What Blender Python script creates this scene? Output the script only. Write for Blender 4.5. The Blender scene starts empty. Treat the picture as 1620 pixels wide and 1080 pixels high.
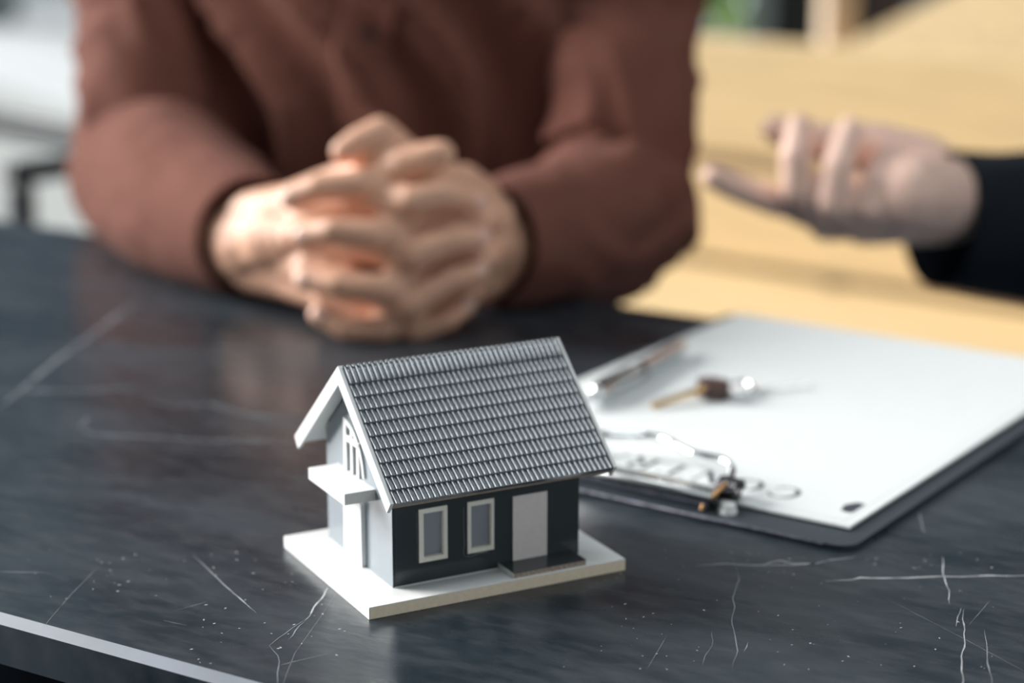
import bpy, bmesh, math, random
from math import sin, cos, pi, radians, sqrt
from mathutils import Vector, Matrix, noise
random.seed(7)
SC = bpy.context.scene
COL = SC.collection

# ------------------------------------------------------------------ camera
H = 0.282                       # eye height above the table top
TZ = 0.75                       # table top height
FPX, PITCH, ROLL = 3158.0, 0.2552, 0.001
F_ = Vector((0, cos(PITCH), -sin(PITCH)))
R0 = Vector((1, 0, 0)); U0 = Vector((0, sin(PITCH), cos(PITCH)))
R_ = R0*cos(ROLL)+U0*sin(ROLL); U_ = U0*cos(ROLL)-R0*sin(ROLL)
CAM = Vector((0, 0, TZ+H))
cd = bpy.data.cameras.new('camera'); cam = bpy.data.objects.new('camera', cd); COL.objects.link(cam)
M_ = Matrix((R_, U_, -F_)).transposed().to_4x4(); M_.translation = CAM
cam.matrix_world = M_
cd.sensor_width = 36; cd.lens = FPX*36/1620; cd.clip_start = .02; cd.clip_end = 200
cd.dof.use_dof = True; cd.dof.focus_distance = 0.715; cd.dof.aperture_fstop = 4.5
SC.camera = cam

# ------------------------------------------------------------------ light
W = bpy.data.worlds.new('world'); SC.world = W; W.use_nodes = True
bg = W.node_tree.nodes['Background']
bg.inputs[0].default_value = (.86, .95, 1.0, 1); bg.inputs[1].default_value = 1.05
sd = bpy.data.lights.new('sun', 'SUN'); so = bpy.data.objects.new('sun', sd); COL.objects.link(so)
sd.energy = 8.0; sd.angle = radians(34); sd.color = (1, .97, .93)
so.rotation_euler = Vector((-.90, .36, .40)).to_track_quat('Z', 'Y').to_euler()
so.location = (-3, 0, 4)
SC.view_settings.view_transform = 'Standard'; SC.view_settings.look = 'None'
SC.view_settings.gamma = 1; SC.view_settings.use_curve_mapping = False
SC.view_settings.exposure = 0.0

# ------------------------------------------------------------------ helpers
def at_y(px, py, Y):            # world point where a sight line meets depth Y
    d = F_*FPX+R_*(px-810)+U_*(540-py); return CAM+d*(Y/d.y)
def at_z(px, py, z):            # ... meets height z above the table top
    d = F_*FPX+R_*(px-810)+U_*(540-py); return CAM+d*((z-H)/d.z)

def mat(name, col, rough=.5, metal=0, spec=.5, var=0, vscale=20, bump=0, bscale=200, sss=0, trans=0, col2=None, coat=0, sheen=0, stretch=None, emit=None):
    m = bpy.data.materials.new(name); m.use_nodes = True
    nt = m.node_tree; b = nt.nodes['Principled BSDF']
    b.inputs['Base Color'].default_value = (*col, 1); b.inputs['Roughness'].default_value = rough
    b.inputs['Metallic'].default_value = metal; b.inputs['Specular IOR Level'].default_value = spec
    if coat: b.inputs['Coat Weight'].default_value = coat
    if sheen: b.inputs['Sheen Weight'].default_value = sheen
    if trans: b.inputs['Transmission Weight'].default_value = trans
    if sss:
        b.inputs['Subsurface Weight'].default_value = sss
        b.inputs['Subsurface Radius'].default_value = (.012, .004, .002)
        b.inputs['Subsurface Scale'].default_value = .6
    tc = nt.nodes.new('ShaderNodeTexCoord'); src = tc.outputs['Object']
    if stretch:
        mp = nt.nodes.new('ShaderNodeMapping'); mp.inputs['Scale'].default_value = stretch
        nt.links.new(src, mp.inputs['Vector']); src = mp.outputs['Vector']
    if var or col2:
        n = nt.nodes.new('ShaderNodeTexNoise'); n.inputs['Scale'].default_value = vscale; n.inputs['Detail'].default_value = 5
        nt.links.new(src, n.inputs['Vector'])
        r = nt.nodes.new('ShaderNodeValToRGB'); nt.links.new(n.outputs['Fac'], r.inputs['Fac'])
        r.color_ramp.elements[0].position = .3; r.color_ramp.elements[1].position = .7
        c2 = col2 or tuple(min(1, c*(1+var)) for c in col)
        c1 = col if col2 else tuple(c*(1-var) for c in col)
        r.color_ramp.elements[0].color = (*c1, 1); r.color_ramp.elements[1].color = (*c2, 1)
        nt.links.new(r.outputs['Color'], b.inputs['Base Color'])
    if bump:
        n = nt.nodes.new('ShaderNodeTexNoise'); n.inputs['Scale'].default_value = bscale; n.inputs['Detail'].default_value = 3
        nt.links.new(src, n.inputs['Vector'])
        bp = nt.nodes.new('ShaderNodeBump'); bp.inputs['Strength'].default_value = bump; bp.inputs['Distance'].default_value = .002
        nt.links.new(n.outputs['Fac'], bp.inputs['Height']); nt.links.new(bp.outputs['Normal'], b.inputs['Normal'])
    return m

def mesh_obj(name, verts, faces, m, parent=None, smooth=False):
    me = bpy.data.meshes.new(name); me.from_pydata([tuple(v) for v in verts], [], faces); me.update()
    bm = bmesh.new(); bm.from_mesh(me); bmesh.ops.recalc_face_normals(bm, faces=bm.faces); bm.to_mesh(me); bm.free()
    if smooth:
        for p in me.polygons: p.use_smooth = True
    me.materials.append(m)
    o = bpy.data.objects.new(name, me); COL.objects.link(o)
    if parent: o.parent = parent
    return o
def bm_obj(name, bm, m, parent=None, smooth=False):
    me = bpy.data.meshes.new(name); bmesh.ops.recalc_face_normals(bm, faces=bm.faces); bm.to_mesh(me); bm.free()
    if smooth:
        for p in me.polygons: p.use_smooth = True
    for x in (m if isinstance(m, list) else [m]): me.materials.append(x)
    o = bpy.data.objects.new(name, me); COL.objects.link(o)
    if parent: o.parent = parent
    return o
def add_box(bm, a, b, bev=0, rot=None):
    x0, y0, z0 = a; x1, y1, z1 = b
    r = bmesh.ops.create_cube(bm, size=1)
    c = Vector(((x0+x1)/2, (y0+y1)/2, (z0+z1)/2))
    for v in r['verts']:
        v.co = Vector((v.co.x*(x1-x0), v.co.y*(y1-y0), v.co.z*(z1-z0)))
        if rot: v.co = rot @ v.co
        v.co += c
    if bev:
        es = list({e for v in r['verts'] for e in v.link_edges})
        bmesh.ops.bevel(bm, geom=es, offset=bev, segments=2, affect='EDGES', profile=.5)
def box(name, a, b, m, parent=None, bev=0):
    bm = bmesh.new(); add_box(bm, a, b, bev); return bm_obj(name, bm, m, parent)
def prism(name, pts, off, m, parent=None):          # polygon (list of 3-D points) pushed along off
    n = len(pts); v = [Vector(p) for p in pts]+[Vector(p)+Vector(off) for p in pts]
    f = [list(range(n)), list(range(2*n-1, n-1, -1))]+[[i, (i+1) % n, n+(i+1) % n, n+i] for i in range(n)]
    return mesh_obj(name, v, f, m, parent)
def catmull(P, n=8):
    P = [Vector(p) for p in P]; Q = [P[0]*2-P[1]]+P+[P[-1]*2-P[-2]]; out = []
    for i in range(1, len(Q)-2):
        for k in range(n):
            t = k/n; a, b, c, d = Q[i-1:i+3]
            out.append(.5*((2*b)+(c-a)*t+(2*a-5*b+4*c-d)*t*t+(3*b-a-3*c+d)*t**3))
    out.append(Q[-2]); return out
def tube_geo(path, rad, seg=16, disp=None, up=Vector((0, 0, 1)), cap=True):
    vs, fs = [], []; n = len(path); prev = None
    for i, p in enumerate(path):
        t = (path[min(i+1, n-1)]-path[max(i-1, 0)]).normalized()
        if prev is None:
            s = t.cross(up); s = s.normalized() if s.length > 1e-4 else Vector((1, 0, 0))
        else: s = (prev-t*prev.dot(t)).normalized()
        prev = s; u = s.cross(t)
        r = rad[i] if isinstance(rad, (list, tuple)) else rad
        rx, ry = r if isinstance(r, (list, tuple)) else (r, r)
        for k in range(seg):
            a = 2*pi*k/seg; q = s*cos(a)*rx+u*sin(a)*ry
            if disp: q *= 1+disp(i/(n-1), a, p+q)
            vs.append(p+q)
    for i in range(n-1):
        for k in range(seg):
            fs.append([i*seg+k, i*seg+(k+1) % seg, (i+1)*seg+(k+1) % seg, (i+1)*seg+k])
    if cap: fs.append(list(range(seg))); fs.append(list(range((n-1)*seg, n*seg)))
    return vs, fs
def tube(name, path, rad, m, parent=None, seg=12, **k):
    v, f = tube_geo([Vector(p) for p in path], rad, seg, **k); return mesh_obj(name, v, f, m, parent, True)
def cyl(name, p0, p1, r, m, parent=None, seg=20, r2=None):
    p0, p1 = Vector(p0), Vector(p1); v, f = tube_geo([p0, p1], [r, r if r2 is None else r2], seg)
    return mesh_obj(name, v, f, m, parent)
def empty(name, loc, rz=0):
    o = bpy.data.objects.new(name, None); COL.objects.link(o); o.location = loc; o.rotation_euler = (0, 0, rz)
    o.empty_display_size = .05; return o
def tag(o, label, cat, group=None, kind=None):
    if label: o['label'] = label
    if cat: o['category'] = cat
    if group: o['group'] = group
    if kind: o['kind'] = kind
    return o
def structure(o): o['kind'] = 'structure'; return o

# ------------------------------------------------------------------ materials
M = {}
M['skin'] = mat('skin', (.66, .37, .25), .5, sss=.12, var=.1, vscale=30, bump=.15, bscale=400)
M['skin2'] = mat('skin_pale', (.82, .56, .46), .5, sss=.12, var=.08, vscale=30, bump=.15, bscale=400)
M['shirt'] = mat('brown_shirt_cloth', (.155, .062, .046), .9, spec=.1, var=.08, vscale=40, bump=.25, bscale=900, sheen=.02)
M['jacket'] = mat('black_jacket_cloth', (.008, .011, .016), .8, spec=.15, sheen=.02)
M['trousers'] = mat('dark_trouser_cloth', (.02, .022, .03), .9)
M['button'] = mat('dark_button', (.02, .025, .03), .3)
M['hair'] = mat('black_hair', (.01, .009, .008), .5)
M['eye'] = mat('eye_white', (.8, .8, .78), .2)
M['nail'] = mat('fingernail', (.74, .47, .38), .3)
M['lips'] = mat('lip_skin', (.5, .22, .18), .5)
M['wood'] = mat('pale_oak', (.66, .49, .265), .55, var=.13, vscale=5, stretch=(1, 14, 14), bump=.1, bscale=60)
M['wood_dark'] = mat('wood_knot', (.12, .08, .04), .7)
M['wood_grey'] = mat('weathered_timber', (.62, .47, .33), .6, var=.1, vscale=6)
M['metal_black'] = mat('black_powder_coated_metal', (.01, .014, .02), .4)
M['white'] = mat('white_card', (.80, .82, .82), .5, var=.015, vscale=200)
M['foam'] = mat('shaded_foam_edge', (.74, .72, .69), .8, var=.05, vscale=900)  # foam edge, greyed to include the shading of the balcony side
M['mdf'] = mat('cream_board_edge', (.95, .80, .60), .7, var=.05, vscale=500)
M['cork'] = mat('torn_brown_card', (.42, .34, .28), .9, var=.35, vscale=900, bump=.6, bscale=1500)
M['grey_wall'] = mat('glossy_pale_grey_card', (.205, .245, .28), .12, spec=.6)
M['dark_wall'] = mat('glossy_charcoal_card', (.036, .045, .050), .14, spec=.55, var=.05, vscale=60)
M['tile'] = mat('dark_grey_roof_plastic', (.36, .38, .40), .21, metal=.8, var=.06, vscale=300)
M['tile_gap'] = mat('roof_board_brown', (.40, .31, .24), .8, var=.2, vscale=400)
M['frame'] = mat('warm_lit_frame', (.95, .90, .79), .5, var=.03, vscale=400)  # white frames, the warm light on them put in as cream
M['door'] = mat('pale_pink_door', (.93, .84, .81), .55, var=.03, vscale=600)
M['acrylic'] = mat('clear_acrylic', (.62, .65, .70), .22, trans=.55)
M['glue'] = mat('dried_glue', (.35, .33, .30), .25)
M['interior'] = mat('grey_card_inside', (.6, .62, .65), .5)
M['paper'] = mat('white_paper', (.70, .735, .745), .6, var=.01, vscale=60)
M['ink'] = mat('printing_ink', (.045, .045, .065), .6)
M['line'] = mat('grey_printed_line', (.50, .52, .56), .6)
M['board'] = mat('black_clipboard_vinyl', (.03, .04, .052), .38, bump=.15, bscale=500)
M['board_edge'] = mat('worn_silver_board_edge', (.22, .22, .27), .45, metal=.3, var=.5, vscale=250)
M['chrome'] = mat('chrome', (.85, .87, .88), .08, metal=1)
M['nickel'] = mat('brushed_nickel', (.95, .96, .96), .38, metal=1)
M['dark_chrome'] = mat('dark_chrome', (.30, .31, .33), .07, metal=1)
M['steel'] = mat('dark_steel', (.12, .12, .13), .25, metal=1)
M['brass'] = mat('brass', (.60, .38, .13), .3, metal=1)
M['keyhead'] = mat('dark_brown_key_head', (.055, .025, .02), .35)
M['white_plastic'] = mat('white_plastic', (.85, .86, .86), .35)
M['gold'] = mat('tan_wire', (.65, .36, .14), .35, metal=.6)
M['leaf'] = mat('green_leaf', (.26, .42, .08), .5, var=.4, vscale=8)
M['pot'] = mat('dark_planter', (.02, .03, .035), .7)
M['pave'] = mat('grey_paving', (.34, .35, .34), .8, var=.06, vscale=4)
M['pave_mid'] = mat('light_grey_paving', (.42, .44, .45), .8, var=.06, vscale=2)
M['pave_sunlit'] = mat('sunlit_paving', (.52, .54, .55), .75, var=.05, vscale=1.5)
M['floor'] = mat('shaded_teal_floor', (.022, .060, .095), .6, var=.2, vscale=3)  # dark colour also holds the shade under the table
M['facade'] = mat('grey_facade', (.16, .20, .24), .8, var=.15, vscale=.8)
M['side_blocker'] = mat('dark_light_blocker', (.10, .085, .07), .8, var=.15, vscale=1)
M['top_blocker'] = mat('grey_brown_blocker', (.12, .11, .10), .8, var=.1, vscale=2)
M['vein'] = mat('pale_stone_vein', (.42, .44, .46), .5, var=.5, vscale=150)
M['vein_soft'] = mat('faint_stone_vein', (.17, .19, .215), .45, var=.5, vscale=60)
M['chip'] = mat('white_speck', (.5, .5, .52), .5)

def stone_mat():
    m = bpy.data.materials.new('dark_slate_stone'); m.use_nodes = True; nt = m.node_tree; N = nt.nodes; L = nt.links
    b = N['Principled BSDF']; tc = N.new('ShaderNodeTexCoord')
    def ns(scale, detail, lo, hi, st=(1, 1, 1)):
        mp = N.new('ShaderNodeMapping'); mp.inputs['Scale'].default_value = st; L.new(tc.outputs['Object'], mp.inputs['Vector'])
        n = N.new('ShaderNodeTexNoise'); n.inputs['Scale'].default_value = scale; n.inputs['Detail'].default_value = detail
        L.new(mp.outputs['Vector'], n.inputs['Vector'])
        r = N.new('ShaderNodeMapRange'); r.inputs['From Min'].default_value = lo; r.inputs['From Max'].default_value = hi
        L.new(n.outputs['Fac'], r.inputs['Value']); return r.outputs['Result']
    cloud = ns(11, 9, .40, .68, (1, 2.2, 1)); fine = ns(70, 6, .4, .8, (1, 2.5, 1))
    speck = ns(420, 2, .74, .80)
    def mix(a, b_, fac, blend='MIX'):
        x = N.new('ShaderNodeMix'); x.data_type = 'RGBA'; x.blend_type = blend
        if isinstance(a, tuple): x.inputs['A'].default_value = (*a, 1)
        else: L.new(a, x.inputs['A'])
        x.inputs['B'].default_value = (*b_, 1); L.new(fac, x.inputs['Factor']); return x.outputs['Result']
    c = mix((.008, .015, .022), (.023, .034, .045), cloud)
    f2 = N.new('ShaderNodeMath'); f2.operation = 'MULTIPLY'; L.new(fine, f2.inputs[0]); f2.inputs[1].default_value = .45
    c = mix(c, (.075, .082, .090), f2.outputs[0])
    s2 = N.new('ShaderNodeMath'); s2.operation = 'MULTIPLY'; L.new(speck, s2.inputs[0]); s2.inputs[1].default_value = .5
    c = mix(c, (.3, .32, .34), s2.outputs[0])
    L.new(c, b.inputs['Base Color'])
    rr = N.new('ShaderNodeMapRange'); L.new(cloud, rr.inputs['Value']); rr.inputs['To Min'].default_value = .24; rr.inputs['To Max'].default_value = .38
    L.new(rr.outputs['Result'], b.inputs['Roughness'])
    b.inputs['Specular IOR Level'].default_value = .45
    bp = N.new('ShaderNodeBump'); bp.inputs['Strength'].default_value = .12; bp.inputs['Distance'].default_value = .0006
    L.new(fine, bp.inputs['Height']); L.new(bp.outputs['Normal'], b.inputs['Normal'])
    return m
M['stone'] = stone_mat()
M['stone_lit_edge'] = mat('lit_stone_chamfer', (.15, .18, .225), .4, var=.12, vscale=60)  # same stone, paled where the chamfer catches light

# ------------------------------------------------------------------ setting
fl = structure(box('floor', (-9, -3, -.1), (4.2, 16, 0), M['floor']))
pr = radians(-56)
pd = Vector((cos(pr), sin(pr), 0)); pn = Vector((-sin(pr), cos(pr), 0))
c0 = at_z(0, 135, -TZ+.022)
def slab(name, q, L0, L1, w, m): return prism(name, [p+Vector((0, 0, -.02)) for p in (q-pd*L0, q+pd*L1, q+pd*L1+pn*w, q-pd*L0+pn*w)], (0, 0, .02), m, fl)
for i in range(18): slab('paving_strip', c0-pn*.25*(i+1), 3, 4, .236, M['pave'])      # grey strips, open joints
for k in range(6): slab('sunlit_band_slab', c0+pd*(1.0*k-3), 0, .99, .72, M['pave_sunlit'])  # concrete band, sunlight on it put into its pale colour
for i in range(12): slab('paving_strip', c0+pn*(.74+.3*i), 4, 3, .285, M['pave_mid'])
structure(box('wall_back', (-9, 14.6, 0), (4.2, 14.9, 9), M['facade']))
structure(box('right_blocker', (4.0, 1.6, 0), (4.2, 14.6, 6.5), M['side_blocker']))  # added wall out of view, cuts light from the right
structure(box('roof_blocker', (-2.2, -3, 2.7), (4.0, 2.7, 2.85), M['top_blocker']))  # added roof out of view, dims light from above
M['fill_glow'] = mat('fill_panel_glow', (.9, .9, .9), .5)
_b = M['fill_glow'].node_tree.nodes['Principled BSDF']; _b.inputs['Emission Color'].default_value = (.93, .98, 1, 1); _b.inputs['Emission Strength'].default_value = 4.4
structure(box('left_blocker', (-2.2, -2.79, 0), (-2.05, -.05, 2.699), M['side_blocker']))  # added wall out of view, keeps front-left light off the torso
structure(box('front_blocker', (-2.2, -3, 0), (.3, -2.8, 2.699), M['side_blocker']))  # added wall behind the camera, weakens the front light
fill_panel = empty('added_fill_panel', (.35, .62, 2.62)); tag(fill_panel, 'added white fill light panel above the table, out of view', 'light')  # added glowing panel, brightens the paper, roof tiles and house
box('fill_panel_back', (-.62, -.45, .03), (.62, .45, .079), M['metal_black'], fill_panel, .004)
box('fill_panel_face', (-.60, -.43, .018), (.60, .43, .029), M['fill_glow'], fill_panel)

q0_, q1_ = at_z(-45, 48, -TZ), at_z(10, 48, -TZ)
o = box('planter_box', (q0_.x, q0_.y, .003), (q1_.x, q0_.y+.3, .9), mat('dark_green_planter', (.10, .13, .12), .7), None, .01); tag(o, 'dark greenish planter standing on the paving at the far left edge', 'planter')
# ------------------------------------------------------------------ table
TA = radians(-31); td = Vector((cos(TA), sin(TA), 0)); tn = Vector((-sin(TA), cos(TA), 0))
T0, T1, N0, N1 = -1.42, .42, .4878, 1.036
table = empty('table', td*((T0+T1)/2)+tn*((N0+N1)/2), TA)
tag(table, 'dark slate-grey stone table with white veins and a chamfered edge painted pale where it catches light', 'table')
hx, hy = (T1-T0)/2, (N1-N0)/2
bm = bmesh.new(); add_box(bm, (-hx, -hy, TZ-.019), (hx, hy, TZ))
es = [e for e in bm.edges if abs(e.verts[0].co.z-TZ) < 1e-4 and abs(e.verts[1].co.z-TZ) < 1e-4]
r = bmesh.ops.bevel(bm, geom=es, offset=.0032, segments=1, affect='EDGES')
for f in bm.faces:
    f.normal_update()
    if abs(abs(f.normal.z)-.707) < .05: f.material_index = 1
top = bm_obj('table_top', bm, [M['stone'], M['stone_lit_edge']], table)
for sx in (-1, 1):
    cyl('leg', (sx*(hx-.35), 0, .02), (sx*(hx-.35), 0, TZ-.024), .035, M['metal_black'], table)
    box('foot', (sx*(hx-.35)-.22, -.2, .001), (sx*(hx-.35)+.22, .2, .021), M['metal_black'], table, .003)
    box('bracket', (sx*(hx-.35)-.12, -.16, TZ-.024), (sx*(hx-.35)+.12, .16, TZ-.0192), M['metal_black'], table)
tinv = Matrix.Translation(-table.location); trot = Matrix.Rotation(-TA, 4, 'Z')
def tl(p): return trot @ (Vector(p)-table.location)
def vein(pts, w, m, jag=1.0, z=.0001):
    P = [at_z(x, y, 0) for x, y in pts]; D = []
    for a, b in zip(P, P[1:]):
        n = max(2, int((b-a).length/.004)); perp = Vector((-(b-a).y, (b-a).x, 0)).normalized()
        for k in range(n):
            q = a.lerp(b, k/n); D.append(q+perp*noise.noise(q*90)*.0012*jag)
    D.append(P[-1]); V = []; n = len(D)
    for i, q in enumerate(D):
        t = (D[min(i+1, n-1)]-D[max(i-1, 0)]).normalized(); s = Vector((-t.y, t.x, 0))
        e = min(1, 6*min(i, n-1-i)/n+.15); ww = w*e*(.55+.9*abs(noise.noise(q*260+Vector((3, 1, 0)))))
        a_, b_ = tl(q+s*ww/2), tl(q-s*ww/2); a_.z = b_.z = TZ+z; V += [a_, b_]
    mesh_obj('stone_vein', V, [[2*i, 2*i+1, 2*i+3, 2*i+2] for i in range(n-1)], m, table)
def zr(ox, oy, s, L): return [(ox+x/s, oy+y/s) for x, y in L]
r3 = lambda L: zr(900, 800, 2.25, L); r2 = lambda L: zr(0, 780, 2.53, L); r1 = lambda L: zr(0, 400, 2.7, L)
V1, V2 = M['vein'], M['vein_soft']
vein(r3([(450, 212), (560, 205), (690, 211), (750, 195), (800, 205), (880, 205), (940, 192), (1020, 182)]), .0009, V1)
vein(r3([(690, 213), (800, 210), (880, 204), (930, 194)]), .0007, V1)
vein(r3([(915, 269), (1000, 263), (1035, 254), (1200, 257), (1320, 250), (1400, 252), (1660, 248)]), .0013, V1)
vein(r3([(590, 180), (607, 265), (585, 330), (583, 440), (595, 480), (583, 590)]), .0005, V2)
vein(r3([(1330, 180), (1338, 240), (1355, 350)]), .0006, V1)
vein(r3([(1390, 362), (1378, 430)]), .0005, V1); vein(r3([(1398, 368), (1410, 440), (1402, 520), (1400, 660)]), .0006, V1)
vein(r3([(1480, 440), (1490, 540), (1500, 650)]), .0005, V2)
vein(r3([(1110, 320), (1400, 470), (1640, 600)]), .00032, V2, .1)
vein(r3([(1500, 335), (1420, 430)]), .0003, V2, .1)
vein(r3([(505, 445), (512, 480), (475, 570)]), .0004, V2); vein(r3([(640, 485), (622, 520)]), .0005, V2)
vein(r3([(1240, 20), (1270, 100)]), .0009, V2); vein(r3([(350, 460), (280, 580)]), .0003, V2, .1)
vein(r2([(1320, 377), (1270, 440), (1220, 510)]), .0008, V1); vein(r2([(1222, 505), (1190, 530), (1110, 580), (1080, 610), (1112, 650), (1122, 700), (1110, 770)]), .0005, V2)
vein(r2([(1225, 510), (1185, 550), (1150, 590)]), .0006, V2)
vein(r2([(1345, 400), (1280, 500), (1180, 640), (1130, 770)]), .0003, V2, .1)
vein(r2([(1120, 688), (1200, 670), (1330, 640)]), .0006, V2)
vein(r2([(773, 247), (900, 370), (1025, 478)]), .0004, V1, .1); vein(r2([(395, 295), (290, 400), (165, 545)]), .00035, V2, .2)
vein(r2([(-10, 312), (100, 318), (205, 322)]), .0007, V2)
vein(r2([(655, 508), (750, 530)]), .0004, V2); vein(r2([(700, 470), (830, 435)]), .0003, V2, .1)
vein(r1([(-30, 680), (120, 560), (230, 465), (420, 330), (600, 195)]), .0028, V2)
vein(r1([(-20, 592), (180, 588), (350, 592), (480, 580), (600, 575)]), .0026, V2)
vein(r1([(600, 620), (750, 655), (900, 645), (1050, 690), (1250, 712)]), .0018, V2)
vein(r1([(340, 745), (400, 775), (550, 780), (720, 790), (900, 805), (1080, 800), (1240, 808)]), .0017, V2)
vein(r1([(340, 745), (380, 700)]), .0014, V2)
V, Fc = [], []
for i in range(190):                                  # tiny chips and dust on the stone
    x = random.choice([random.uniform(20, 560), random.uniform(950, 1600)]); y = random.uniform(870, 1060)
    if x < 300 and y > 950: continue
    q = tl(at_z(x, y, 0)); s = random.choice((.00018, .00025, .00035)); a = random.uniform(0, pi); k = len(V)
    V += [(q.x+cos(a+j*pi/2)*s*(2.2 if j % 2 else 1), q.y+sin(a+j*pi/2)*s*(2.2 if j % 2 else 1), TZ+.00012) for j in range(4)]; Fc.append([k, k+1, k+2, k+3])
o = mesh_obj('surface_chips', V, Fc, M['chip'], table); o['kind'] = 'stuff'

# ------------------------------------------------------------------ model house (local millimetres)
MM = .001
house = empty('model_house', (-.05168, .6787, TZ), radians(135.7-108.13) if False else .4812)
tag(house, 'small white and charcoal model house with ribbed grey roof on a white base', 'model house')
def P3(u, v, z): return Vector((u*MM, v*MM, z*MM))
def hb(name, a, b, m, parent=house, bev=0): return box(name, P3(*a), P3(*b), m, parent, bev*MM)
LB, WB, T = 108.07, 84.99, 4.82
hb('base_board', (0, 0, .05), (LB, WB, T-.35), M['mdf'], bev=.15)
hb('base_top_sheet', (-.15, 0, T-.35), (LB, WB, T), M['white'], bev=.1)
hb('base_lit_side', (-.3, .1, .1), (-.01, WB-.1, T-.36), M['white'])  # side of the cream board painted white for the bright left light
A, Bu, Cu, VK, WT = 13.54, 15.35, 94.74, 75.97, 40.5
w1 = (26.1, 37.85, 13.0, 34.0); w2 = (46.3, 57.5, 13.15, 33.7)
# front wall with two window openings
bm = bmesh.new()
xs = [Bu+.0, w1[0]+1.9, w1[1]-1.6, w2[0]+1.5, w2[1]-1.2, Cu]
def hadd(a, b): add_box(bm, P3(*a), P3(*b))
z1b, z1t, z2b, z2t = 14.7, 32.2, 14.9, 31.9
hadd((xs[0], A, T), (xs[1], A+1.6, WT)); hadd((xs[1], A, T), (xs[2], A+1.6, z1b)); hadd((xs[1], A, z1t), (xs[2], A+1.6, WT))
hadd((xs[2], A, T), (xs[3], A+1.6, WT)); hadd((xs[3], A, T), (xs[4], A+1.6, z2b)); hadd((xs[3], A, z2t), (xs[4], A+1.6, WT))
hadd((xs[4], A, T), (xs[5], A+1.6, WT))
bmesh.ops.remove_doubles(bm, verts=bm.verts, dist=1e-6)
bm_obj('front_wall', bm, M['dark_wall'], house)
SL = math.tan(radians(40.82)); VM = 45.42
def gable(name, u0, u1, m, hole=False):
    ztop = lambda v: 78.3-abs(v-VM)*SL-1.1
    pts = [P3(u0, A+.05, T), P3(u0, VK, T), P3(u0, VK, ztop(VK)), P3(u0, VM, ztop(VM)), P3(u0, A+.05, ztop(A+.05))]
    return prism(name, pts, ((u1-u0)*MM, 0, 0), m, house)
# left gable wall: strips that leave the window opening free
def arc_z(v): return 40+19.3*sqrt(max(0, 1-((56-v)/17.6)**2))
ztop = lambda v: 78.3-abs(v-VM)*SL-1.1
gv = [A+.0, 38.6, 40, 41.5, 43, 44.5, VM, 46.5, 48, 50, 52, 54.2, VK]
bm = bmesh.new()
def quadprism(bm, pts, off):
    vs = [bm.verts.new(p) for p in pts]+[bm.verts.new(Vector(p)+Vector(off)) for p in pts]; n = len(pts)
    bm.faces.new(vs[:n]); bm.faces.new(vs[n:][::-1])
    for i in range(n): bm.faces.new([vs[i], vs[(i+1) % n], vs[n+(i+1) % n], vs[n+i]])
TH = 1.6*MM
for a, b in zip(gv, gv[1:]):
    if a >= 38.6 and b <= 54.2:
        quadprism(bm, [P3(Bu-.02, a, T), P3(Bu-.02, b, T), P3(Bu-.02, b, 39.5), P3(Bu-.02, a, 39.5)], (TH, 0, 0))
        quadprism(bm, [P3(Bu-.02, a, arc_z(a)-.9), P3(Bu-.02, b, min(arc_z(b)-.9, 58)), P3(Bu-.02, b, ztop(b)), P3(Bu-.02, a, ztop(a))], (TH, 0, 0))
    else:
        quadprism(bm, [P3(Bu-.02, a, T), P3(Bu-.02, b, T), P3(Bu-.02, b, ztop(b)), P3(Bu-.02, a, ztop(a))], (TH, 0, 0))
bmesh.ops.remove_doubles(bm, verts=bm.verts, dist=1e-7)
bm_obj('gable_wall', bm, M['grey_wall'], house)
gable('gable_wall', Cu-1.6, Cu, M['grey_wall'])
hb('rear_wall', (Bu+1.6, VK-1.6, T), (Cu-1.6, VK, WT), M['grey_wall'])
hb('inner_divider', (42, A+1.7, T), (42.8, VK-1.7, 38), M['interior'])
hb('inner_floor', (Bu+1.7, A+1.7, T), (Cu-1.7, VK-1.7, T+.4), M['interior'])
# front windows
def front_window(w, zi, xi):
    u0, u1, zb, zt = w; f = None
    bm = bmesh.new(); y0, y1 = A-.55, A-.001
    hadd_ = lambda a, b: add_box(bm, P3(*a), P3(*b))
    hadd_((u0, y0, zb), (xi[0], y1, zt)); hadd_((xi[1], y0, zb), (u1, y1, zt))
    hadd_((xi[0], y0, zb), (xi[1], y1, zi[0])); hadd_((xi[0], y0, zi[1]), (xi[1], y1, zt))
    # jambs that line the opening
    hadd_((xi[1]-.25, A, zi[0]), (xi[1], A+1.5, zi[1])); hadd_((xi[0], A, zi[0]), (xi[1]-.25, A+1.5, zi[0]+.2))
    f = bm_obj('window_frame', bm, M['frame'], house); f['label'] = 'white window frame tinted cream for warm light'
    hb('window_pane', (xi[0]-.0, A+1.0, zi[0]), (xi[1], A+1.15, zi[1]), M['acrylic'], f)
front_window(w1, (z1b, z1t), (xs[1], xs[2])); front_window(w2, (z2b, z2t), (xs[3], xs[4]))
# strips of glue along the frames
def glue(pts, r):
    tube('glue_trace', [P3(*p) for p in pts], [r*MM*(.5+.8*abs(noise.noise(Vector(p)*.7))) for p in pts], M['glue'], house, 6)
glue([(44.9, A-.02, 32), (44.9, A-.02, 24), (45.1, A-.02, 17), (44.7, A-.02, 13.2), (45.6, A-.02, 12)], .12)
glue([(45.4, A-.02, 12.2), (48, A-.02, 11.6), (51, A-.02, 12.4), (55, A-.02, 12.3)], .13)
glue([(25.4, A-.02, 33), (25.5, A-.02, 24), (25.5, A-.02, 14)], .06)
hb('front_door', (65.5, A-.75, 6.1), (80.4, A-.001, 33.0), M['door'], bev=.12)
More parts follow.
